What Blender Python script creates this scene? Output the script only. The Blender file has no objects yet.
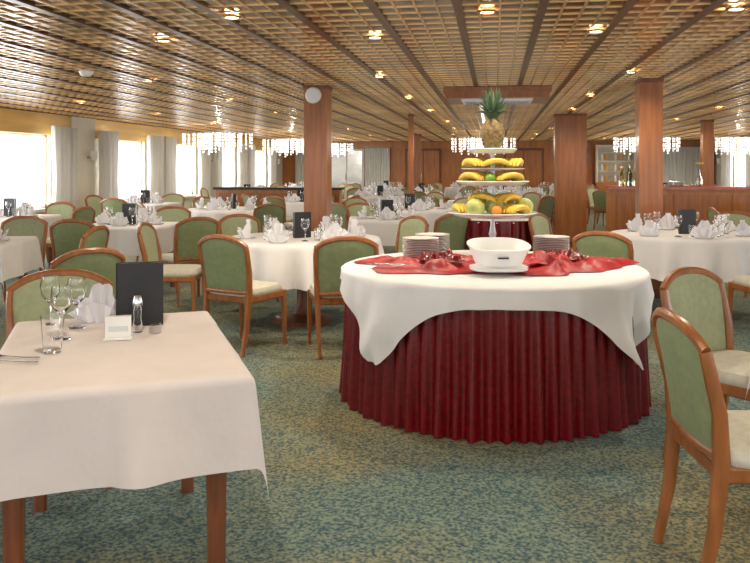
import bpy, math, random
from math import sin, cos, pi, atan2, hypot, sqrt, radians
from mathutils import Vector, Matrix, noise
random.seed(4)
A = radians(8.75)
CA, SA = cos(A), sin(A)
def P(x, d, z=0.0):
    # surveyed plan coordinates -> room axes
    return Vector((x*CA - d*SA, x*SA + d*CA, z))
def YAW(fx, fd):
    return A + atan2(-fx, fd)
H_CEIL = 2.35
XL, XR, YN, YF = -7.77, 7.4, -3.0, 28.0

# ------------------------------------------------------------ materials
def newmat(name):
    m = bpy.data.materials.new(name); m.use_nodes = True
    nt = m.node_tree; b = nt.nodes['Principled BSDF']
    return m, nt, b
def mat(name, col, rough=0.6, metal=0.0, var=0.12, scale=8.0, bump=0.0, bscale=200.0, stretch=(1,1,1), sheen=0, spec=None, coat=0, trans=0):
    m, nt, b = newmat(name)
    tc = nt.nodes.new('ShaderNodeTexCoord'); mp = nt.nodes.new('ShaderNodeMapping')
    mp.inputs['Scale'].default_value = stretch
    nt.links.new(tc.outputs['Object'], mp.inputs['Vector'])
    n = nt.nodes.new('ShaderNodeTexNoise'); n.inputs['Scale'].default_value = scale; n.inputs['Detail'].default_value = 4
    nt.links.new(mp.outputs[0], n.inputs['Vector'])
    r = nt.nodes.new('ShaderNodeValToRGB')
    r.color_ramp.elements[0].position = .3; r.color_ramp.elements[1].position = .7
    r.color_ramp.elements[0].color = tuple(c*(1-var) for c in col)+(1,)
    r.color_ramp.elements[1].color = tuple(min(1, c*(1+var)) for c in col)+(1,)
    nt.links.new(n.outputs['Fac'], r.inputs[0]); nt.links.new(r.outputs[0], b.inputs['Base Color'])
    b.inputs['Roughness'].default_value = rough; b.inputs['Metallic'].default_value = metal
    if sheen: b.inputs['Sheen Weight'].default_value = sheen
    if coat: b.inputs['Coat Weight'].default_value = coat; b.inputs['Coat Roughness'].default_value = .15
    if spec is not None: b.inputs['Specular IOR Level'].default_value = spec
    if bump:
        n2 = nt.nodes.new('ShaderNodeTexNoise'); n2.inputs['Scale'].default_value = bscale
        nt.links.new(mp.outputs[0], n2.inputs['Vector'])
        bp = nt.nodes.new('ShaderNodeBump'); bp.inputs['Strength'].default_value = bump; bp.inputs['Distance'].default_value = .01
        nt.links.new(n2.outputs['Fac'], bp.inputs['Height']); nt.links.new(bp.outputs[0], b.inputs['Normal'])
    if trans:
        tr=nt.nodes.new('ShaderNodeBsdfTranslucent'); nt.links.new(r.outputs[0],tr.inputs['Color'])
        mx=nt.nodes.new('ShaderNodeMixShader'); mx.inputs[0].default_value=trans
        nt.links.new(b.outputs[0],mx.inputs[1]); nt.links.new(tr.outputs[0],mx.inputs[2])
        nt.links.new(mx.outputs[0],nt.nodes['Material Output'].inputs['Surface'])
    return m
def emis(name, col, s):
    m, nt, b = newmat(name)
    b.inputs['Base Color'].default_value = col+(1,)
    b.inputs['Emission Color'].default_value = col+(1,); b.inputs['Emission Strength'].default_value = s
    return m
M = {}
M['wood'] = mat('chair_wood', (.33,.115,.032), .32, var=.25, scale=5, stretch=(6,6,1), coat=.3)
M['wooddark'] = mat('table_leg_wood', (.19,.06,.023), .4, var=.3, scale=5, stretch=(6,6,1))
M['panelwood'] = mat('cherry_panel', (.42,.15,.035), .35, var=.22, scale=3, stretch=(4,4,.6), coat=.2)
M['pillar'] = mat('pillar_wood', (.34,.115,.030), .3, var=.22, scale=4, stretch=(6,6,.5), coat=.3)
M['valance'] = mat('valance_wood', (.84,.52,.15), .4, var=.12, scale=3, stretch=(1,.3,3))
M['green'] = mat('green_upholstery', (.225,.27,.13), .75, var=.10, scale=30, bump=.15, bscale=400, sheen=.1)
M['greenin'] = mat('green_velour', (.37,.41,.24), .75, var=.10, scale=30, bump=.15, bscale=400, sheen=.1)
M['seat'] = mat('seat_fabric', (.62,.59,.50), .8, var=.08, scale=30, bump=.1, bscale=400)
M['cloth'] = mat('white_linen', (.80,.78,.79), .85, var=.03, scale=6, bump=.12, bscale=30)
M['clothpink'] = mat('rose_linen', (.78,.70,.68), .85, var=.04, scale=6, bump=.15, bscale=25)
M['napkin'] = mat('napkin_linen', (.84,.83,.87), .85, var=.03)
M['red'] = mat('burgundy_satin', (.150,.0018,.006), .27, var=.3, scale=40, bump=.10, bscale=60, spec=.55)
M['redbright'] = mat('red_cloth', (.36,.006,.012), .45, var=.35, scale=9, bump=.1)
M['china'] = mat('white_china', (.82,.82,.80), .15, var=.02)
M['stand'] = mat('stand_plate', (.62,.68,.66), .12, var=.04)
M['black'] = mat('black_leather', (.012,.012,.014), .4, var=.2, bump=.1)
M['steel'] = mat('steel', (.6,.6,.6), .2, 1.0, var=.05)
M['cream'] = mat('cream_wall', (.72,.66,.54), .6, var=.04, scale=2)
M['frame'] = mat('window_frame', (.75,.72,.65), .5, var=.03)
M['curtain'] = mat('curtain_fabric', (.80,.78,.74), .9, var=.04, stretch=(20,20,.5), trans=.06)
M['white'] = mat('white_plastic', (.85,.85,.84), .35, var=.02)
M['brassframe'] = mat('brass', (.7,.5,.25), .25, 1.0, var=.05)
M['lamp'] = emis('lamp_glow', (1,.88,.65), 16)
M['lampshade'] = emis('shade_glow', (1,.72,.38), 1.6)
M['banana'] = mat('banana_skin', (.74,.48,.05), .5, var=.15, scale=25)
M['melon'] = mat('melon_skin', (.50,.52,.16), .5, var=.25, scale=20)
M['apple'] = mat('apple_skin', (.20,.36,.04), .3, var=.25, scale=12)
M['orange'] = mat('orange_skin', (.75,.28,.03), .45, var=.1, bump=.2, bscale=150)
M['pine'] = mat('pineapple_skin', (.16,.10,.03), .6, var=.6, scale=60)
M['leaf'] = mat('pineapple_leaf', (.05,.10,.045), .5, var=.3, scale=15)
M['marble'] = mat('counter_top', (.46,.10,.05), .15, var=.3, scale=6)
M['ceil'] = mat('bronze_ceiling', (.22,.11,.037), .17, .8, var=.5, scale=2.5)
M['strip'] = mat('ceiling_lattice', (.78,.54,.27), .28, .5, var=.25, scale=1.2)
M['seam'] = mat('ceiling_seam', (.14,.06,.022), .3, .4, var=.3)
def glassmat(name, col=(1,1,1)):
    m, nt, b = newmat(name)
    n = nt.nodes.new('ShaderNodeTexNoise'); n.inputs['Scale'].default_value = 3
    r = nt.nodes.new('ShaderNodeMapRange'); r.inputs['To Min'].default_value = 0.0; r.inputs['To Max'].default_value = .04
    nt.links.new(n.outputs['Fac'], r.inputs[0]); nt.links.new(r.outputs[0], b.inputs['Roughness'])
    b.inputs['Base Color'].default_value = col+(1,); b.inputs['Transmission Weight'].default_value = 1; b.inputs['IOR'].default_value = 1.45
    return m
M['glass'] = glassmat('clear_glass'); M['yglass'] = glassmat('amber_glass', (.9,.8,.35))
# crystal
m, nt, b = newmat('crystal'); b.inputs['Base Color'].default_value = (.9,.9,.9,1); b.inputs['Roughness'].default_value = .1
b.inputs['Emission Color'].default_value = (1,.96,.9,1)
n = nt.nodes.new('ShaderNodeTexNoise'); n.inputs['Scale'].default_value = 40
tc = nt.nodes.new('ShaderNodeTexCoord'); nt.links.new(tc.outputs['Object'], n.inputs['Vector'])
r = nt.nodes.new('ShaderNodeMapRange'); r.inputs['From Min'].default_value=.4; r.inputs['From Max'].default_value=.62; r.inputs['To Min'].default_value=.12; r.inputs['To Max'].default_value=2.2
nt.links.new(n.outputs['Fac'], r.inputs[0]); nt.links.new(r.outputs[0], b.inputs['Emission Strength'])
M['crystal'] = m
# carpet
m, nt, b = newmat('carpet'); b.inputs['Roughness'].default_value = .95
tc = nt.nodes.new('ShaderNodeTexCoord')
v = nt.nodes.new('ShaderNodeTexNoise'); v.inputs['Scale'].default_value = 72; v.inputs['Detail'].default_value = 3
big = nt.nodes.new('ShaderNodeTexNoise'); big.inputs['Scale'].default_value = .8; big.inputs['Detail'].default_value = 2
fine = nt.nodes.new('ShaderNodeTexNoise'); fine.inputs['Scale'].default_value = 220
for q in (v, big, fine): nt.links.new(tc.outputs['Object'], q.inputs['Vector'])
r1 = nt.nodes.new('ShaderNodeValToRGB'); r1.color_ramp.elements[0].position=.38; r1.color_ramp.elements[1].position=.62
r1.color_ramp.elements[0].color=(.030,.085,.110,1); r1.color_ramp.elements[1].color=(.22,.28,.215,1)
r2 = nt.nodes.new('ShaderNodeValToRGB'); r2.color_ramp.elements[0].position=.38; r2.color_ramp.elements[1].position=.62
r2.color_ramp.elements[0].color=(.07,.10,.08,1); r2.color_ramp.elements[1].color=(.37,.31,.15,1)
r3 = nt.nodes.new('ShaderNodeValToRGB'); r3.color_ramp.elements[0].position=.40; r3.color_ramp.elements[1].position=.64
nt.links.new(v.outputs['Fac'], r1.inputs[0]); nt.links.new(v.outputs['Fac'], r2.inputs[0]); nt.links.new(big.outputs['Fac'], r3.inputs[0])
mx = nt.nodes.new('ShaderNodeMix'); mx.data_type='RGBA'
nt.links.new(r3.outputs[0], mx.inputs[0]); nt.links.new(r1.outputs[0], mx.inputs[6]); nt.links.new(r2.outputs[0], mx.inputs[7])
nt.links.new(mx.outputs[2], b.inputs['Base Color'])
bp = nt.nodes.new('ShaderNodeBump'); bp.inputs['Strength'].default_value=.5; bp.inputs['Distance'].default_value=.005
nt.links.new(fine.outputs['Fac'], bp.inputs['Height']); nt.links.new(bp.outputs[0], b.inputs['Normal'])
M['carpet'] = m

# ------------------------------------------------------------ mesh builder
class MB:
    def __init__(s): s.v=[]; s.f=[]; s.mi=[]; s.mats=[]; s.T=Matrix()
    def m(s, key):
        if key not in s.mats: s.mats.append(key)
        return s.mats.index(key)
    def addv(s, pts):
        o=len(s.v); s.v += [tuple(s.T @ Vector(p)) for p in pts]; return o
    def face(s, idx, mi): s.f.append(tuple(idx)); s.mi.append(mi)
    def box(s, x0,x1,y0,y1,z0,z1,key):
        mi=s.m(key); o=s.addv([(x,y,z) for z in (z0,z1) for y in (y0,y1) for x in (x0,x1)])
        for q in ((0,2,3,1),(4,5,7,6),(0,1,5,4),(2,6,7,3),(0,4,6,2),(1,3,7,5)): s.face([o+i for i in q],mi)
    def rings(s, rings, key, closed=True, cap=True):
        mi=s.m(key); n=len(rings[0]); os=[s.addv(r) for r in rings]
        for a,b in zip(os,os[1:]):
            for i in range(n if closed else n-1):
                j=(i+1)%n; s.face((a+i,a+j,b+j,b+i),mi)
        if cap and closed:
            s.face([os[0]+i for i in reversed(range(n))],mi); s.face([os[-1]+i for i in range(n)],mi)
    def lathe(s, prof, key, n=24, c=(0,0,0), cap=True):
        s.rings([[(c[0]+r*cos(2*pi*i/n), c[1]+r*sin(2*pi*i/n), c[2]+z) for i in range(n)] for r,z in prof], key, cap=cap)
    def tube(s, pts, rad, key, n=8, asp=1.0, up=(0,0,1), power=1.0):
        pts=[Vector(p) for p in pts]; R=[]
        for i,p in enumerate(pts):
            t=(pts[min(i+1,len(pts)-1)]-pts[max(i-1,0)]).normalized()
            u=Vector(up); u=(u-t*u.dot(t))
            if u.length<1e-3: u=Vector((1,0,0)); u=u-t*u.dot(t)
            u.normalize(); w=t.cross(u)
            r=rad[i] if isinstance(rad,(list,tuple)) else rad
            ring=[]
            for k in range(n):
                a=2*pi*(k+.5)/n; c_,s_=cos(a),sin(a)
                if power!=1.0:
                    c_=math.copysign(abs(c_)**power,c_); s_=math.copysign(abs(s_)**power,s_)
                ring.append(tuple(p+w*(c_*r)+u*(s_*r*asp)))
            R.append(ring)
        s.rings(R,key)
    def grid(s, fn, nu, nv, key, wrap=False):
        mi=s.m(key); o=s.addv([fn(i/(nu-1) if not wrap else i/nu, j/(nv-1)) for j in range(nv) for i in range(nu)])
        for j in range(nv-1):
            for i in range(nu if wrap else nu-1):
                i2=(i+1)%nu; s.face((o+j*nu+i,o+j*nu+i2,o+(j+1)*nu+i2,o+(j+1)*nu+i),mi)
    def ell(s, c, r, key, n=16, k=10, fn=None):
        R=[]
        for j in range(k+1):
            t=-pi/2+pi*j/k; R.append([(c[0]+r[0]*max(cos(t),.02)*cos(2*pi*i/n)*(fn(i/n,j/k) if fn else 1), c[1]+r[1]*max(cos(t),.02)*sin(2*pi*i/n)*(fn(i/n,j/k) if fn else 1), c[2]+r[2]*sin(t)) for i in range(n)])
        s.rings(R,key)
    def mesh(s, name, ang=40):
        me=bpy.data.meshes.new(name); me.from_pydata(s.v,[],s.f)
        for k in s.mats: me.materials.append(M[k])
        me.polygons.foreach_set('material_index', s.mi)
        me.polygons.foreach_set('use_smooth',[True]*len(s.f)); me.update()
        me.set_sharp_from_angle(angle=radians(ang))
        return me
def obj(name, me, loc=(0,0,0), rz=0, parent=None):
    o=bpy.data.objects.new(name, me); bpy.context.scene.collection.objects.link(o)
    o.location=loc; o.rotation_euler=(0,0,rz)
    if parent: o.parent=parent
    return o
def boxobj(name,x0,x1,y0,y1,z0,z1,key):
    b=MB(); cx,cy,cz=(x0+x1)/2,(y0+y1)/2,(z0+z1)/2
    b.box(x0-cx,x1-cx,y0-cy,y1-cy,z0-cz,z1-cz,key); return obj(name,b.mesh(name),(cx,cy,cz))

# ------------------------------------------------------------ room shell
boxobj('floor',XL-.2,XR+.2,YN-.2,YF+.2,-.1,0,'carpet')
boxobj('ceiling',XL-.2,XR+.2,YN-.2,YF+.2,H_CEIL,H_CEIL+.1,'ceil')
b=MB()
z0,z1=H_CEIL-.010,H_CEIL
x=XL+.05
k=0
while x<XR:
    if k%4==0: b.box(x-.026,x+.026,YN,YF,z0-.006,z1,'seam')
    else: b.box(x-.006,x+.006,YN,YF,z0,z1,'strip')
    x+=.125; k+=1
y=YN+.05
while y<YF:
    b.box(XL,XR,y-.008,y+.008,z0+.003,z1,'strip'); y+=.19
obj('trim_ceiling_lattice',b.mesh('trim_ceiling_lattice'))

ZS,ZT=.68,1.98
LW=[(-1.6,1.2),(2.4,5.0),(6.4,8.9),(10.0,12.75),(14.5,16.5),(17.4,19.5),(20.6,22.6),(23.6,25.8)]
def side_wall(name,xa,xb,wins,inx):
    b=MB(); b.box(xa,xb,YN,YF,0,ZS,'cream'); b.box(xa,xb,YN,YF,ZT,H_CEIL,'cream')
    y=YN
    for a,c in wins: b.box(xa,xb,y,a,ZS,ZT,'cream'); y=c
    b.box(xa,xb,y,YF,ZS,ZT,'cream')
    obj(name,b.mesh(name))
    s = 1 if inx>0 else -1
    xi = xb if s>0 else xa
    lo,hi=sorted((xi,xi+s*.05)); boxobj('trim_valance',lo,hi,YN,YF,ZT-.02,H_CEIL-.02,'valance')
    lo,hi=sorted((xi,xi+s*.12)); boxobj('trim_sill',lo,hi,YN,YF,ZS-.05,ZS,'cream')
    lo,hi=sorted((xi,xi+s*.02)); boxobj('baseboard_'+('left' if s>0 else 'right'),lo,hi,YN,YF,0,.1,'wooddark')
side_wall('wall_left',XL-.2,XL,LW,1)
side_wall('wall_right',XR,XR+.2,LW,-1)
wn=0
def window(x,a,c):
    global wn; wn+=1
    b=MB(); t=.05; L=c-a; cy=(a+c)/2
    b.box(-.03,.03,-L/2,-L/2+t,ZS,ZT,'frame'); b.box(-.03,.03,L/2-t,L/2,ZS,ZT,'frame')
    b.box(-.03,.03,-L/2,L/2,ZS,ZS+t,'frame'); b.box(-.03,.03,-L/2,L/2,ZT-t,ZT,'frame')
    obj('window_%d'%wn,b.mesh('window'),(x,cy,0))
for a,c in LW:
    window(XL-.1,a,c); window(XR+.1,a,c)
# pilasters with sconces
pil=[13.6,20.05,26.4]
pm=MB(); pm.box(0,.10,-.42,.42,0,H_CEIL-.02,'cream'); pm=pm.mesh('trim_pilaster')
sm=MB(); sm.tube([(0,0,0),(.09,0,0)],.025,'brassframe'); sm.lathe([(.05,-.09),(.075,.09),(.07,.09)],'curtain',16,(.13,0,.03)); sm=sm.mesh('wall_sconce')
for y in pil+[9.45,5.7]:
    obj('trim_pilaster',pm,(XL,y+.1,0)); obj('trim_pilaster',pm,(XR,y+.1,0),pi)
    obj('wall_sconce',sm,(XL+.10,y+.25,1.58)); obj('wall_sconce',sm,(XR-.10,y+.25,1.58),pi)
# curtains
def curtain(L,seed):
    b=MB(); nw=int(L/.1)
    def f(u,v):
        y=(u-.5)*L*(1-.18*sin(pi*min(1,v*1.1))**2*0.6)
        return (.06*sin(u*nw*2*pi+seed)+.02*sin(u*17+seed), y, .45+v*1.66)
    b.grid(f,nw*10,10,'curtain'); return b.mesh('curtain')
cm=[curtain(.85,0),curtain(.65,2)]
for i,(a,c) in enumerate(LW):
    for yy,k in ((c+.12,0),(a-.04,1)):
        if i==3 and k==1: continue
        obj('curtain',cm[k],(XL+.20,yy,0)); obj('curtain',cm[k],(XR-.20,yy,0))
# far wall
b=MB(); b.box(XL-.2,XR+.2,YF,YF+.2,0,H_CEIL,'panelwood')
obj('wall_far',b.mesh('wall_far'))
boxobj('trim_far_cornice',XL+.06,XR-.06,YF-.06,YF,H_CEIL-.25,H_CEIL-.03,'panelwood')
def far_panel(i,x0,x1,key,fr='wooddark',z1=2.08):
    b=MB(); w=(x1-x0)/2
    b.box(-w,w,-.04,0,0,z1,fr); b.box(-w+.08,-.02,-.06,-.04,.1,z1-.08,key); b.box(.02,w-.08,-.06,-.04,.1,z1-.08,key)
    b.lathe([(.02,-.1),(.02,.1)],'brassframe',8,(-.06,-.09,1.05))
    obj('door_%d'%i,b.mesh('door'),((x0+x1)/2,YF-.001,0))
far_panel(1,-5.98,-4.7,'steel','frame'); far_panel(2,-3.2,-1.9,'panelwood'); far_panel(3,.3,1.7,'panelwood')
c=MB(); c.grid(lambda u,v:((u-.5)*.9,.04*sin(u*60),.1+v*2),90,6,'curtain'); c=c.mesh('far_curtain')
for x in (-4.2,-6.8,5.4,6.2,7.0-.12): obj('curtain',c,(x,YF-.14,0))
# unseen near end wall, openings added to let fill daylight in behind the viewer
b=MB(); b.box(XL-.2,XR+.2,YN-.2,YN,0,.4,'cream'); b.box(XL-.2,XR+.2,YN-.2,YN,2.2,H_CEIL,'cream')
x=XL-.2
while x<XR+.2: b.box(x,x+.12,YN-.2,YN,.4,2.2,'cream'); x+=2.5
obj('wall_near',b.mesh('wall_near'))

# ------------------------------------------------------------ pillars
blocked=[]   # (x,y,radius)
def pillar(x,y,w,dd=None,name='wooden_pillar'):
    dd=dd or w; b=MB(); b.box(-w/2,w/2,-dd/2,dd/2,0,H_CEIL-.018,'pillar')
    b.box(-w/2-.01,w/2+.01,-dd/2-.01,dd/2+.01,0,.1,'wooddark'); b.box(-w/2-.008,w/2+.008,-dd/2-.008,dd/2+.008,H_CEIL-.06,H_CEIL-.018,'wooddark')
    blocked.append((x,y,.35+w/2))
    return obj(name,b.mesh(name),(x,y,0))
pl=P(-.665,9.1); pillar(pl.x,pl.y,.27)
pr=P(2.95,8.4); pillar(pr.x,pr.y,.24)
q=P(3.45,13.8); pillar(q.x,q.y,.54,.3)
q=P(.64,13.8); pillar(q.x,q.y,.09)
q=P(6.6,15.5); pillar(q.x,q.y,.2); pillar(-2.2,22,.25); pillar(1.9,22,.25)
b=MB(); b.lathe([(.0,0),(.09,0),(.095,.02),(.08,.04),(.03,.045)],'white',24)
sp=obj('wall_speaker',b.mesh('wall_speaker'),(pl.x-.02,pl.y-.136,2.215)); sp.rotation_euler=(radians(90),0,0)
# ceiling air unit
b=MB(); b.box(-.6,.6,-.45,.45,0,.11,'pillar'); b.box(-.63,.63,-.48,.48,.075,.13,'wood')
b.box(-.42,.42,-.3,.3,-.02,0,'white')
for i in range(7): b.box(-.38,.38,-.26+i*.08,-.24+i*.08,-.03,-.02,'steel')
q=P(1.5,9.6,H_CEIL-.145); obj('ceiling_air_unit',b.mesh('ceiling_air_unit'),q)
b=MB(); b.lathe([(.07,0),(.07,-.02),(.045,-.05),(.01,-.055)],'white',20); q=P(-2.85,7.7,H_CEIL-.012); obj('smoke_detector',b.mesh('smoke_detector'),q)
# downlights
b=MB(); b.lathe([(.06,0),(.065,-.008),(.045,-.012)],'brassframe',20,cap=False); b.lathe([(.001,-.006),(.045,-.006)],'lamp',20); dl=b.mesh('downlight')
spots=[P(0,5.65),P(.68,4.73),P(-.9,4.9),P(-1.57,5.8),P(1.53,5.4),P(2.15,4.64)]
spots=[(p.x,p.y) for p in spots]
for y in (-1,2,8,10.5,13,16,19,22.5,26):
    for x in (-6,-3.6,-1.1,1.2,3.5,5.8): spots.append((x+random.uniform(-.15,.15),y))
for i,(x,y) in enumerate(spots):
    o=obj('downlight',dl,(x,y,H_CEIL-.018))
    l=bpy.data.lights.new('lamp','SPOT'); l.energy=60; l.color=(1,.87,.68); l.spot_size=radians(165); l.spot_blend=.8; l.shadow_soft_size=.05
    lo=obj('lamp_bulb',l,(0,0,-.03),parent=o)
# daylight at left and right windows
for xs,s,e in ((XL-.22,1,52),(XR+.22,-1,38)):
    for a,c in LW:
        l=bpy.data.lights.new('window_daylight','AREA'); l.shape='RECTANGLE'; l.size=ZT-ZS; l.size_y=c-a; l.energy=e*(c-a)/2; l.color=(.93,.97,1)
        o=obj('window_daylight',l,(xs,(a+c)/2,(ZS+ZT)/2)); o.rotation_euler=(0,-s*pi/2,0)

# ------------------------------------------------------------ chair
def chair_mesh():
    b=MB()
    # rear legs + back posts
    for s in (-1,1):
        b.tube([(s*.195,-.27,0),(s*.20,-.225,.22),(s*.205,-.205,.44),(s*.215,-.215,.6),(s*.225,-.25,.74),(s*.222,-.262,.80)],[.014,.018,.022,.019,.017,.016],'wood',8,1.25,(0,1,0),.7)
        b.tube([(s*.215,.215,0),(s*.215,.21,.25),(s*.21,.205,.43)],[.014,.018,.022],'wood',8,1,(0,1,0),.7)
        b.tube([(s*.208,-.2,.405),(s*.21,.2,.405)],.013,'wood',6,2.2,(0,0,1),.6)
    b.tube([(-.205,.205,.405),(.205,.205,.405)],.013,'wood',6,2.2,(0,0,1),.6)
    b.tube([(-.2,-.205,.405),(.2,-.205,.405)],.013,'wood',6,2.2,(0,0,1),.6)
    # seat cushion
    def sq(r,z,hx,hy):
        out=[]
        for i in range(28):
            a=2*pi*i/28; c_,s_=cos(a),sin(a)
            out.append((math.copysign(abs(c_)**.35,c_)*hx*r, math.copysign(abs(s_)**.35,s_)*hy*r+.005, z))
        return out
    b.rings([sq(.96,.425,.225,.225),sq(1.0,.44,.225,.225),sq(1.0,.46,.225,.225),sq(.95,.482,.225,.225),sq(.7,.492,.225,.225),sq(.3,.496,.225,.225)],'seat')
    # curved back panel
    def back(off,key,flip):
        def f(u,v):
            x=(u*2-1); zt=.80+.065*(1-abs(x)**2.4); z=.455+v*(zt-.455)
            w=.195+.022*v
            edge=(1-abs(x)**6)*(1-abs(2*v-1)**8)
            y=-.212-.052*v**1.5-.035*(1-x*x)*(.4+.6*v)
            return (x*w, y+off*(.35+.65*edge), z)
        b.grid(f,15,11,key)
    back(-.018,'green',0); back(.022,'greenin',1)
    pts=[]
    for i in range(19):
        x=-1+2*i/18; pts.append((x*.228,-.264-.035*(1-x*x),.800+.072*(1-abs(x)**2.6)))
    b.tube(pts,[.017]*19,'wood',8,1.15,(0,0,1),.8)
    pts=[(x*.2,-.215-.02*(1-x*x),.46) for x in [-1,-.5,0,.5,1]]
    b.tube(pts,.012,'wood',8,1.4,(0,0,1),.8)
    return b.mesh('dining_chair')
CH=chair_mesh()
def chair(x,d,fx,fd):
    p=P(x,d); blocked.append((p.x,p.y,.52)); return obj('dining_chair',CH,p,YAW(fx,fd))

# ------------------------------------------------------------ cloth/tables
def rect_table(hx,hy,ov,key,seed,h=.75,dens=.025,cor=.13):
    t=MB(); t.box(-hx+.01,hx-.01,-hy+.01,hy-.01,h-.035,h-.006,'wooddark')
    t.box(-hx+.08,hx-.08,-hy+.08,hy-.08,h-.11,h-.035,'wooddark')
    for sx in (-1,1):
        for sy in (-1,1):
            x,y=sx*(hx-.09),sy*(hy-.09)
            t.tube([(x,y,0),(x,y,h-.03)],[.026,.034],'wooddark',8,1,(0,1,0),.55)
    c=MB()
    nx=int(2*(hx+ov)/dens)+1; ny=int(2*(hy+ov)/dens)+1
    def wv(t_,ph): return .55*sin(t_*11+ph)+.3*sin(t_*19+ph*2)+.15*sin(t_*31+ph)
    def f(uu,vv):
        u=(uu*2-1)*(hx+ov); v=(vv*2-1)*(hy+ov); a=max(abs(u)-hx,0); bb=max(abs(v)-hy,0)
        sx=1 if u>0 else -1; sy=1 if v>0 else -1
        z=h+.001*noise.noise(Vector((u*8,v*8,seed)))
        if a==0 and bb==0: return (u,v,z)
        if bb==0:
            w=wv(v,seed+sx)*a*.17*(1-(abs(v)/hy)**4)
            return (sx*(hx+.012*min(1,a/.02)+.02*a+abs(w)*.4+w*.6+a*.02), v, h-max(0,a-.008)-.004)
        if a==0:
            w=wv(u,seed+sy*2)*bb*.17*(1-(abs(u)/hx)**4)
            return (u, sy*(hy+.012*min(1,bb/.02)+.02*bb+abs(w)*.4+w*.6+bb*.02), h-max(0,bb-.008)-.004)
        r=hypot(a,bb); s2=sin(2*atan2(bb,a))
        return (sx*(hx+.012*min(1,a/.02)+.04*a*(1-s2)+cor*r*s2), sy*(hy+.012*min(1,bb/.02)+.04*bb*(1-s2)+cor*r*s2), h-max(0,(max(a,bb)*(1-s2)+r*s2)-.008)-.004)
    c.grid(f,nx,ny,key)
    return t.mesh('dining_table'), c.mesh('tablecloth',80)
def round_cloth(R,h,rmaxf,key,amp,nw,base=.05,seed=0,nt=220,nr=16,out=.012,wr=0):
    c=MB()
    def f(u,v):
        th=u*2*pi; k=v*(nr-1)
        if k<=4: r=R*k/4; return (r*cos(th),r*sin(th),h)
        rm=rmaxf(th); a=(rm-R)*(k-4)/(nr-5)
        w=amp*a*(sin(nw*th+seed)+.4*sin(nw*1.7//1*th+seed*2))+wr*a*noise.noise(Vector((cos(th)*9,sin(th)*9,a*4)))
        rr=R+out*min(1,a/.015)+base*a+w
        return (rr*cos(th),rr*sin(th),h-max(0,a-.006)-.003)
    c.grid(f,nt,nr,key,wrap=True); return c.mesh('tablecloth',80)
def round_table(R,h=.75):
    t=MB(); t.lathe([(R-.02,h-.035),(R-.005,h-.02),(R-.02,h-.006)],'wooddark',48)
    t.lathe([(.27,0),(.27,.03),(.08,.07),(.045,.15),(.045,.6),(.1,h-.035)],'wooddark',24)
    return t.mesh('dining_table')
RT,RC=rect_table(.45,.45,.30,'cloth',1.0)
RRT=round_table(.70); RRC=round_cloth(.70,.75,lambda t:1.06,'cloth',.15,15,seed=1,base=.1)

# ------------------------------------------------------------ tableware
def glass(b,x,y,z,s=1.0,key='glass',tall=True):
    if tall: pr=[(.001,.001),(.034,.001),(.033,.004),(.006,.01),(.004,.03),(.004,.085),(.012,.095),(.032,.12),(.038,.15),(.033,.195),(.0315,.195),(.036,.15),(.030,.122),(.01,.1),(.001,.098)]
    else: pr=[(.001,.001),(.026,.001),(.030,.05),(.034,.11),(.0325,.11),(.0285,.05),(.024,.008),(.001,.008)]
    b.lathe([(r*s,zz*s) for r,zz in pr],key,14,(x,y,z))
def napkin(b,x,y,z,a,s=1.0):
    T=b.T.copy(); b.T=T@Matrix.Translation((x,y,z))@Matrix.Rotation(a,4,'Z')
    # bishop's-hat fold: pleated fan with a tall peak and two lower wings
    def f(u,v):
        t=(u*2-1); pk=.13*(1-abs(t)*.75)+.03*abs(sin(u*pi*4)); rr=.035+.055*v
        return (t*(.055+.05*v)*s, (.014*sin(u*pi*10)*(.3+v)+.03*cos(t*1.5)*(1-v*.4))*s, pk*v*s+.001)
    b.grid(f,22,6,'napkin')
    def g(u,v):
        t=(u*2-1); pk=.085*(1-abs(t)*.6)
        return (t*(.06+.055*v)*s, (-.02-.035*v*(1-t*t)+.01*sin(u*pi*7))*s, pk*v*s+.001)
    b.grid(g,18,5,'napkin'); b.T=T
def menu(b,x,y,z,a,w=.16,h=.23):
    T=b.T.copy(); b.T=T@Matrix.Translation((x,y,z))@Matrix.Rotation(a,4,'Z')
    b.box(-w/2,w/2,-.022,-.016,0,h,'black'); b.box(-w/2,w/2,.016,.022,0,h,'black'); b.box(-w/2,-w/2+.006,-.022,.022,0,h,'black')
    b.box(-w/2+.01,w/2-.004,-.014,.014,.003,h-.008,'napkin'); b.T=T
def setting(R,n,seed):
    rnd=random.Random(seed); nb=MB(); gb=MB(); mb=MB()
    for i in range(n):
        a=2*pi*i/n+rnd.uniform(-.1,.1); x,y=R*cos(a),R*sin(a)
        nb.lathe([(.001,0),(.07,.001),(.085,.012),(.084,.014),(.07,.004),(.001,.003)],'china',20,(x,y,0))
        napkin(nb,x,y,.004,a+pi/2+rnd.uniform(-.5,.5),rnd.uniform(1.0,1.25))
        a2=a+.5; r2=R*.72; glass(gb,r2*cos(a2),r2*sin(a2),0,1.0); a2=a+.85; glass(gb,r2*.9*cos(a2),r2*.9*sin(a2),0,.95,tall=False)
    menu(mb,0,0,0,rnd.uniform(-.6,.6)); mb.tube([(.13,.0,0),(.13,0,.06)],[.02,.014],'steel',10); mb.lathe([(.02,0),(.022,.04),(.012,.07),(.014,.08)],'china',12,(.15,.06,0))
    return nb.mesh('folded_napkins'),gb.mesh('wine_glasses'),mb.mesh('menu_holder')
S4=[setting(.30,4,k) for k in (1,2,3)]; S6=[setting(.50,6,k) for k in (5,6)]
tn=0
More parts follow.
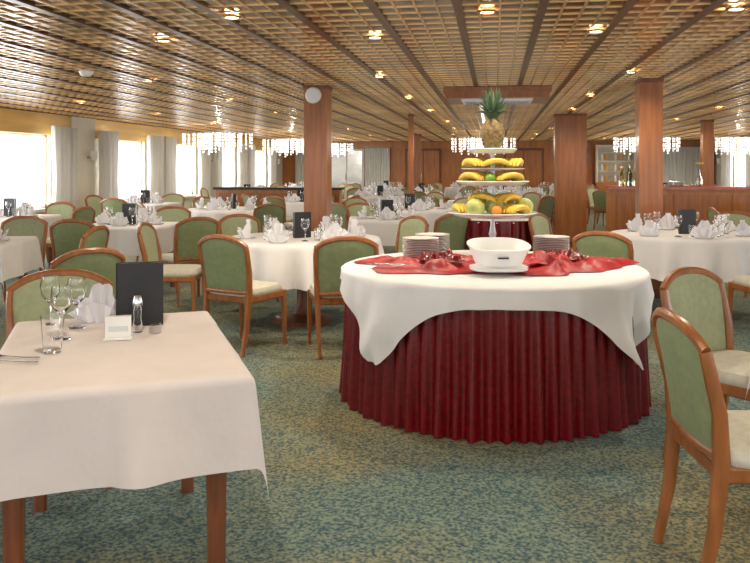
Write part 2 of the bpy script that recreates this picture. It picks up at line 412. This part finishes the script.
def table(pos,rz=0,rnd_=False):
    global tn; tn+=1
    blocked.append((pos[0],pos[1],1.0 if rnd_ else .78))
    if rnd_: o=obj('dining_table',RRT,pos,rz); obj('tablecloth',RRC,parent=o); S=S6[tn%2]; z=.7515
    else: o=obj('dining_table',RT,pos,rz); obj('tablecloth',RC,parent=o); S=S4[tn%3]; z=.7525
    for nm,me in zip(('folded_napkins','wine_glasses','menu_holder'),S):
        obj(nm,me,(pos[0],pos[1],z),rz+(0.3*tn if rnd_ else 0))
    return o

# --- left foreground table
FT,FC=rect_table(.38,.56,.29,'clothpink',2.3,dens=.015,cor=.10)
frz=YAW(-.324,.946); fpos=P(-.925,2.80)
o=obj('dining_table',FT,fpos,frz); obj('tablecloth',FC,parent=o)
ZT_=.7525
b=MB(); glass(b,0,0,0,1.0); g1=b.mesh('wine_glass'); b=MB(); glass(b,0,0,0,1.15,tall=False); g2=b.mesh('water_tumbler')
obj('wine_glass',g1,P(-1.15,2.86,ZT_)); obj('water_tumbler',g2,P(-1.10,2.66,ZT_)); obj('wine_glass',g1,P(-1.17,3.06,ZT_)); obj('wine_glass',g1,P(-1.30,3.12,ZT_))
b=MB(); menu(b,0,0,0,0,.18,.25); obj('menu_holder',b.mesh('menu_holder'),P(-.94,3.12,ZT_),A+.25)
b=MB(); b.lathe([(.018,0),(.02,.02),(.014,.05),(.017,.08),(.012,.1)],'glass',16); b.lathe([(.0185,.1),(.02,.115),(.012,.14),(.001,.145)],'steel',16); obj('pepper_mill',b.mesh('pepper_mill'),P(-.91,2.99,ZT_))
b=MB()
b.box(-.045,.045,-.012,.012,0,.085,'china'); b.box(-.035,.035,-.0125,-.0119,.03,.05,'stand'); b.box(-.05,.05,-.02,.02,0,.01,'china'); obj('table_card_holder',b.mesh('table_card_holder'),P(-.94,2.86,ZT_),A+.2)
b=MB(); b.lathe([(.001,0),(.02,0),(.024,.03),(.018,.035),(.001,.035)],'steel',16); obj('salt_cellar',b.mesh('salt_cellar'),P(-.84,2.98,ZT_))
b=MB(); napkin(b,0,0,0,0,1.1); obj('folded_napkin',b.mesh('folded_napkin'),P(-1.12,3.18,ZT_),A)
def cutlery(kind):
    b=MB(); b.tube([(0,0,.006),(0,.06,.004),(0,.12,.006)],[.005,.004,.003],'steel',8,.4)
    if kind=='fork':
        b.tube([(0,.12,.006),(0,.14,.005),(0,.15,.006)],[.004,.011,.012],'steel',8,.25)
        for i in range(4): b.tube([((i-1.5)*.006,.15,.006),((i-1.5)*.006,.195,.012)],[.0018,.001],'steel',6)
    elif kind=='knife': b.tube([(0,.12,.006),(.003,.16,.006),(0,.22,.006)],[.004,.009,.003],'steel',8,.2)
    else: b.ell((0,.15,.008),(.019,.03,.005),'steel',12,6)
    return b.mesh(kind)
FK,KN,SPN=cutlery('fork'),cutlery('knife'),cutlery('spoon')
obj('fork',FK,P(-1.10,2.56,ZT_),A+1.4); obj('knife',KN,P(-1.08,2.50,ZT_),A+1.42)
chair(-1.42,3.50,.34,-.94)
# --- right foreground table & chairs
FT2,FC2=rect_table(.43,.43,.27,'cloth',4.1,dens=.02)
o=obj('dining_table',FT2,P(2.0,2.76),YAW(.1,1)); obj('tablecloth',FC2,parent=o)
for nm,me in zip(('folded_napkins','wine_glasses','menu_holder'),S4[0]): obj(nm,me,P(2.0,2.76,.7525),A)
chair(1.31,2.68,1,-.02)
chair(1.70,3.60,.55,-.83)

# ------------------------------------------------------------ buffet
BR=.895; bx,bd=.715,4.81; bp_=P(bx,bd); blocked.append((bp_.x,bp_.y,1.3))
def skirt(R,h,n,seed,base=.025):
    b=MB()
    def f(u,v):
        th=u*2*pi; dz=1-v
        w=(.006+.017*dz)*(sin(n*th+.8*sin(5*th))+.45*sin(n*.5//1*th+seed)+.8*noise.noise(Vector((cos(th)*7,sin(th)*7,v*1.2))))
        r=R+.004+base*dz+w; return (r*cos(th),r*sin(th),v*h+.004)
    b.grid(f,n*10,12,'red',wrap=True)
    b.lathe([(R-.03,h-.03),(R-.002,h-.02),(R-.01,h+.001),(.01,h+.002)],'cloth',64)
    b.lathe([(.3,0),(.3,.03),(.05,.06),(.05,h-.03),(.2,h-.03)],'wooddark',16)
    return b
TOP=.78
o=obj('buffet_table',skirt(BR-.02,TOP-.004,68,1).mesh('buffet_table',70),bp_,A)
ov=round_cloth(BR,TOP,lambda t: min(1.34,(.985+.02*sin(7*t))/max(abs(cos(t)),abs(sin(t)))),'cloth',.08,13,base=.08,seed=.6,nt=320,nr=22,out=.028,wr=.16)
obj('tablecloth',ov,(0,0,0),radians(-3),parent=o)
def on(x,d,z=0): return P(x,d,TOP+.002+z)
# crumpled red cloth, draped in ridges
calm=[(-.02,-.40,.30),(.05,.45,.30),(-.43,.36,.26),(-.34,.6,.2),(.46,.46,.26),(-.6,-.22,.2)]
def f(u,v):
    th=u*2*pi; rm=.66+.15*sin(2*th+pi/2)+.07*sin(5*th+1)+.04*sin(9*th)+.02*sin(17*th)
    r=rm*v; x,y=r*cos(th)*1.03,r*sin(th)*.88+.02
    n_=abs(noise.noise(Vector((x*4.5+y*2,y*5,0))))*1.1+.6*abs(noise.noise(Vector((x*11,y*11,3))))
    fall=min(1,(1-v)*7); k=1
    for cx,cy,cr in calm: k=min(k,max(.10,(hypot(x-cx,y-cy)-cr*.6)/(cr*.5)))
    return (x,y,.004+(.075*n_+.004)*fall*k)
b=MB(); b.grid(f,180,50,'redbright',wrap=True)
obj('red_decorative_cloth',b.mesh('red_decorative_cloth',60),on(bx,bd),A)
# burgundy napkins tossed in folds beside the tub
def crumple(seed,key):
    b=MB()
    def g(u,v):
        x,y=(u-.5)*.24,(v-.5)*.2; e=min(1,8*min(u,1-u,v,1-v)+.05)
        return (x+.03*noise.noise(Vector((u*3,v*3,seed))),y+.03*noise.noise(Vector((u*3,v*3,seed+9))),.003+e*(.015+.07*abs(noise.noise(Vector((u*4,v*4,seed+4))))))
    b.grid(g,30,26,key); return b.mesh('burgundy_napkin',60)
for i,(x,d,a) in enumerate([(.40,4.68,.3),(1.03,4.62,1.1),(1.18,4.80,.2)]):
    obj('burgundy_napkin',crumple(i*7.3,'red' if i%2==0 else 'redbright'),on(x,d,.040),A+a)
# white tub
b=MB()
def se(rx,ry,z,p=.7,ty=0):
    o_=[]
    for i in range(40):
        a=2*pi*i/40; c_,s_=cos(a),sin(a); o_.append((math.copysign(abs(c_)**p,c_)*rx,math.copysign(abs(s_)**p,s_)*ry,z+ty*s_))
    return o_
b.rings([se(.15,.12,0),se(.16,.13,.004),se(.163,.132,.02),se(.125,.10,.03),se(.135,.11,.05),se(.155,.13,.10,ty=.01),se(.168,.145,.13,ty=.025),se(.176,.152,.137,ty=.025),se(.176,.152,.145,ty=.025),se(.162,.14,.145,ty=.025),se(.15,.122,.12,ty=.01),se(.13,.11,.10),se(.02,.02,.095)],'white')
b.box(-.03,.03,-.138,-.122,.075,.083,'black')
obj('white_serving_tub',b.mesh('white_serving_tub',50),on(.70,4.42,.022),A+.05)
# plates
b=MB()
for i in range(11):
    b.lathe([(.07,i*.011),(.12,.012+i*.011),(.121,.015+i*.011),(.07,.005+i*.011),(.001,.005+i*.011)],'china',32)
ps=b.mesh('plate_stack'); obj('plate_stack',ps,on(.30,5.12,.016)); obj('plate_stack',ps,on(1.18,5.22,.016)); obj('plate_stack',ps,on(.40,5.40,.016))
for i in range(6):
    obj(('fork','spoon')[i%2],(FK,SPN)[i%2],on(.08+.045*i,4.58+.01*i,.018),A+.9+.12*i)
# fruit stand
fx,fd=.79,5.24
b=MB()
b.lathe([(.13,0),(.13,.012),(.05,.03),(.022,.05),(.018,.1),(.026,.14),(.015,.19),(.013,.68)],'stand',24)
tiers=[(.26,.30),(.47,.245),(.685,.165)]
for z,R in tiers: b.lathe([(.02,z-.01),(R*.85,z-.006),(R,z+.02),(R-.004,z+.026),(R*.84,z+.003),(.02,z+.001)],'stand',40)
b.lathe([(.01,.56),(.21,.572),(.214,.58),(.01,.572)],'stand',36)
so=obj('tiered_fruit_stand',b.mesh('tiered_fruit_stand'),on(fx,fd,.018))
ZB=TOP+.020
b=MB()
def pf(u,v): return 1+.09*abs(sin((u*8+v*5)*pi))*abs(sin((u*8-v*5)*pi))
b.ell((0,0,.105),(.076,.076,.115),'pine',64,30,pf)
for k,(nl,L,t0) in enumerate([(11,.13,1.1),(11,.17,.75),(9,.20,.45),(8,.22,.25),(5,.23,.08)]):
    for i in range(nl):
        a=2*pi*i/nl+k*.5; pts=[]
        for j in range(6):
            s=j/5; rr=.018+L*sin(t0)*s*(.5+.5*s); pts.append((rr*cos(a),rr*sin(a),.20+L*cos(t0*s*1.1)*s))
        b.tube(pts,[.014,.017,.016,.012,.008,.001],'leaf',6,.25,(cos(a),sin(a),.3))
obj('pineapple',b.mesh('pineapple'),P(fx,fd,ZB+.699))
def banana_mesh():
    b=MB()
    for k in range(5):
        ph=(k-2)*.22; pts=[]
        for j in range(9):
            t=j/8; a=-1.0+2.0*t; pts.append((.11*sin(a)+.0, .02*k-.04+.02*cos(a)*ph, .015+.075*(cos(a)-.54)))
        b.tube(pts,[.005,.013,.017,.019,.019,.019,.017,.012,.004],'banana',8)
    return b.mesh('banana_bunch')
BN=banana_mesh()
def fruit(name,key,R,n=16):
    b=MB(); b.ell((0,0,R*.93),(R,R,R*.93),key,n,12, lambda u,v:1+.03*abs(sin(u*pi*8)) if key=='melon' else 1)
    b.tube([(0,0,R*1.8),(0.004,0,R*2.05)],.003,'wooddark',6); return b.mesh(name)
ME,AP,OR=fruit('melon','melon',.062,32),fruit('apple','apple',.038),fruit('orange','orange',.036)
for a in (-2.75,-1.57,-.35,1.0,2.1):
    obj('banana_bunch',BN,P(fx+.135*cos(a),fd+.135*sin(a),ZB+.578),A+a+pi/2)
for i in range(9):
    a=2*pi*i/9+.3; R_=.175
    if i in (5,7): obj('banana_bunch',BN,P(fx+R_*cos(a),fd+R_*sin(a),ZB+.486),A+a+pi/2)
    else: obj(('apple','orange')[i%2],(AP,OR)[i%2],P(fx+R_*cos(a),fd+R_*sin(a),ZB+.478),a)
for i in range(5):
    a=2*pi*i/5+.1; R_=.085; obj('orange',OR,P(fx+R_*cos(a),fd+R_*sin(a),ZB+.472),a)
for i in range(9):
    a=2*pi*i/9-.2; R_=.205
    if i%3==0: obj('melon',ME,P(fx+R_*cos(a),fd+R_*sin(a),ZB+.266),a)
    elif i%3==1: obj('orange',OR,P(fx+R_*1.1*cos(a),fd+R_*1.1*sin(a),ZB+.27),a); obj('melon',ME,P(fx+.11*cos(a),fd+.11*sin(a),ZB+.266),a)
    else: obj('banana_bunch',BN,P(fx+R_*cos(a),fd+R_*sin(a),ZB+.276),A+a+pi/2)
for a in (-2.2,-1.0,.6,2.0): obj('banana_bunch',BN,P(fx+.13*cos(a),fd+.13*sin(a),ZB+.345),A+a+pi/2+.3)
# rear red-skirted table
q=P(1.42,9.0); o=obj('buffet_table',skirt(.55,.80,36,2).mesh('buffet_table',70),q); blocked.append((q.x,q.y,.9))
b=MB()
for i in range(5): b.lathe([(.07,i*.011),(.12,.012+i*.011),(.121,.015+i*.011),(.07,.005+i*.011),(.001,.005+i*.011)],'china',24)
obj('plate_stack',b.mesh('plate_stack'),P(1.3,8.9,.806))

# ------------------------------------------------------------ mid-ground tables & chairs
table(P(-.66,7.05),0,True)      # table beside the aisle
chair(-.26,5.93,-.2,1); chair(-1.00,6.02,.5,.86); chair(-1.80,7.05,1,0); chair(.18,7.85,-.8,-.55); chair(-1.3,8.1,.55,-.8)
table(P(2.98,7.45),0,True)
chair(1.93,6.32,.65,.9); chair(3.2,6.32,-.1,1); chair(2.0,8.35,.8,-.6); chair(4.15,7.45,-1,0); chair(3.9,8.6,-.6,-.8)
table(P(-3.55,6.75),A+.1)
chair(-2.65,6.7,-1,.1); chair(-3.3,5.8,-.15,1); chair(-3.6,7.75,0,-1)
chair(-1.95,5.0,-.7,.7)
table(P(-2.75,8.75),A-.1)
chair(-1.95,8.1,-.55,.75); chair(-2.9,7.82,.1,1) ; chair(-2.6,9.75,0,-1)
chair(.72,8.75,-.5,.85)
table(P(.15,9.75),.2)
chair(-.15,10.8,.2,-1)
table(P(5.3,7.6),0,False); chair(5.0,6.6,.1,1); chair(5.3,8.6,0,-1)
# fixed furniture footprints
blocked.append((3.0,12.6,.8)); blocked.append((4.5,12.6,.8)); blocked.append((6,12.6,.8)); blocked.append((1.9,12.6,.7))
# far tables in rows
rnd=random.Random(9)
todo=[]
for x,y,rd in [(-6.3,9.4,0),(-4.0,11.6,1),(-6.2,13.2,0),(-1.3,12.0,1),(-3.6,14.3,0),(-6.0,18.4,0),(-.2,15.2,1),(-2.6,17.6,1),(-5.1,20.8,1),(.6,18.3,1),(-1.9,20.3,0),(-5.9,23.4,1),(-3.4,24.4,1),(.3,22.8,1),(3.8,10.3,0),(6.1,10.0,0),(4.1,15.6,1),(6.3,15.3,0),(3.4,18.8,1),(6.1,18.4,0),(4.6,22.2,1),(6.2,25,0),(1.9,25.2,1),(-.9,25.5,1)]:
    rz=rnd.uniform(-.15,.15); table(Vector((x,y,0)),rz,bool(rd)); todo.append((x,y,rd,rz))
for x,y,rd,rz in todo:
    R=1.16 if rd else .84
    for k in range(4):
        a=k*pi/2+rz+rnd.uniform(-.1,.1)+(pi/4 if rd else 0); X,Y=x+R*cos(a),y+R*sin(a)
        if abs(X-XL)<.6 or abs(X-XR)<.6: continue
        if any(hypot(X-bx_,Y-by_)<br_ for bx_,by_,br_ in blocked if (bx_,by_)!=(x,y)): continue
        obj('dining_chair',CH,(X,Y,0),a+pi/2); blocked.append((X,Y,.5))

# ------------------------------------------------------------ counters, vases, lamps
def counter(name,x0,x1,y,h,key,dd=.5):
    b=MB(); w=(x1-x0)/2
    b.box(-w,w,-dd/2,dd/2,.08,h-.05,'panelwood'); b.box(-w+.04,w-.04,-dd/2+.04,dd/2-.04,0,.08,'wooddark'); b.box(-w-.04,w+.04,-dd/2-.05,dd/2+.05,h-.05,h,key)
    n=int(2*w/.8)
    for i in range(n): xx=-w+.05+i*(2*w-.1)/n; b.box(xx+.03,xx+(2*w-.1)/n-.03,-dd/2-.015,-dd/2,.15,h-.12,'pillar')
    return obj(name,b.mesh(name),((x0+x1)/2,y,0))
counter('serving_counter',1.75,6.9,12.6,1.10,'marble')
counter('low_partition',-5.9,-3.2,16.1,.97,'black',.3) 
def vase(x,y,z,s,key):
    b=MB(); b.lathe([(.001,0),(.05,0),(.065,.03),(.07,.12),(.045,.2),(.022,.26),(.02,.34),(.03,.36),(.026,.36),(.016,.34),(.018,.26),(.04,.2),(.062,.12),(.055,.03),(.001,.01)],key,20)
    for i in range(5):
        a=i*1.3; b.tube([(0,0,.02),(.01*cos(a),.01*sin(a),.3),(.07*cos(a),.07*sin(a),.48)],.003,'leaf',5); b.ell((.07*cos(a),.07*sin(a),.49),(.02,.02,.03),'banana',8,6)
    o=obj('flower_vase',b.mesh('flower_vase'),(x,y,z)); o.scale=(s,s,s)
vase(3.95,12.5,1.102,1.15,'yglass'); vase(4.25,12.6,1.102,1.05,'yglass'); vase(3.1,12.6,1.102,.7,'glass')
b=MB(); 
for i in range(6): b.lathe([(.1,i*.012),(.13,.012+i*.012),(.1,.006+i*.012)],'china',20)
cs=b.mesh('plate_stack'); obj('plate_stack',cs,(2.75,12.6,1.102)); obj('plate_stack',cs,(5.2,12.6,1.102))
b=MB(); b.lathe([(.08,0),(.08,.015),(.02,.03),(.015,.2)],'brassframe',16); b.lathe([(.13,.2),(.08,.4),(.078,.4)],'lampshade',20,cap=False)
tl=b.mesh('table_lamp')
b=MB()
for i in range(5):
    for j in range(2): b.lathe([(.001,0),(.035,0),(.037,.02),(.037,.19),(.014,.24),(.014,.3),(.001,.3)],('yglass','glass','leaf')[(i+j)%3],14,(i*.11,j*.12,0))
obj('bottle_display',b.mesh('bottle_display'),(1.95,12.5,1.102))
# lit shelf unit far right
b=MB(); b.box(-.65,.65,-.2,.2,0,.9,'panelwood'); b.box(-.65,-.6,-.2,.2,.9,2.1,'cream'); b.box(.6,.65,-.2,.2,.9,2.1,'cream'); b.box(-.6,.6,.15,.2,.9,2.1,'cream'); b.box(-.65,.65,-.2,.2,2.1,2.16,'cream')
for z in (1.25,1.6,1.9): b.box(-.6,.6,-.15,.15,z,z+.03,'cream')
for z in (.905,1.285,1.635):
    for i in range(7): b.lathe([(.03,0),(.05,.08),(.03,.2),(.02,.22)],('china','orange','glass')[i%3],10,(-.45+i*.15,0,z))
obj('display_shelf',b.mesh('display_shelf'),(4.05,27.5,0))
counter('sideboard',2.1,3.2,27.6,.9,'marble'); obj('table_lamp',tl,(2.7,27.6,.902))
# chandeliers
def chand():
    b=MB(); W,D=.8,.28
    b.box(-.3,.3,-.05,.05,H_CEIL-.03-2.0,H_CEIL-.012-2.0,'steel')
    for sx in (-.25,.25): b.tube([(sx,0,.32),(sx,0,.16)],.008,'steel',6)
    b.tube([(-W,0,.16),(W,0,.16)],.012,'steel',6)
    r2=random.Random(3)
    for ring in range(3):
        k=1-ring*.3; n=26-ring*7
        for i in range(n):
            a=2*pi*i/n; x,y=W*k*cos(a),D*k*sin(a); nb=r2.choice((4,5,6))+ring
            for j in range(nb):
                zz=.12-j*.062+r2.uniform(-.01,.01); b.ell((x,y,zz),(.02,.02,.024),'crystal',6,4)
        ringpts=[(W*k*cos(t*pi/12),D*k*sin(t*pi/12),.16) for t in range(25)]; b.tube(ringpts,.007,'steel',6)
    return b.mesh('crystal_chandelier',20)
CHD=chand()
for x,y in ((-.3,20.2),(3.8,20.6),(6.1,20.9),(-6.1,16.6),(-5.4,20.4),(-5.2,24)):
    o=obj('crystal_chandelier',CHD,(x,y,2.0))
    l=bpy.data.lights.new('glow','POINT'); l.energy=30; l.color=(1,.90,.72); l.shadow_soft_size=.05
    obj('chandelier_bulb',l,(0,0,.05),parent=o)

# ------------------------------------------------------------ world & camera
w=bpy.data.worlds.new('daylight'); bpy.context.scene.world=w; w.use_nodes=True
nt=w.node_tree; bg=nt.nodes['Background']; bg.inputs['Color'].default_value=(.95,.975,1,1); bg.inputs['Strength'].default_value=2.5
cam=bpy.data.cameras.new('camera'); co=bpy.data.objects.new('camera',cam); bpy.context.scene.collection.objects.link(co)
co.location=(0,0,1.38); co.rotation_euler=(radians(90),0,A)
cam.sensor_width=36; cam.lens=36*780/750; cam.shift_y=-113.5/750; cam.clip_end=200
bpy.context.scene.camera=co
bpy.context.scene.view_settings.view_transform='Standard'
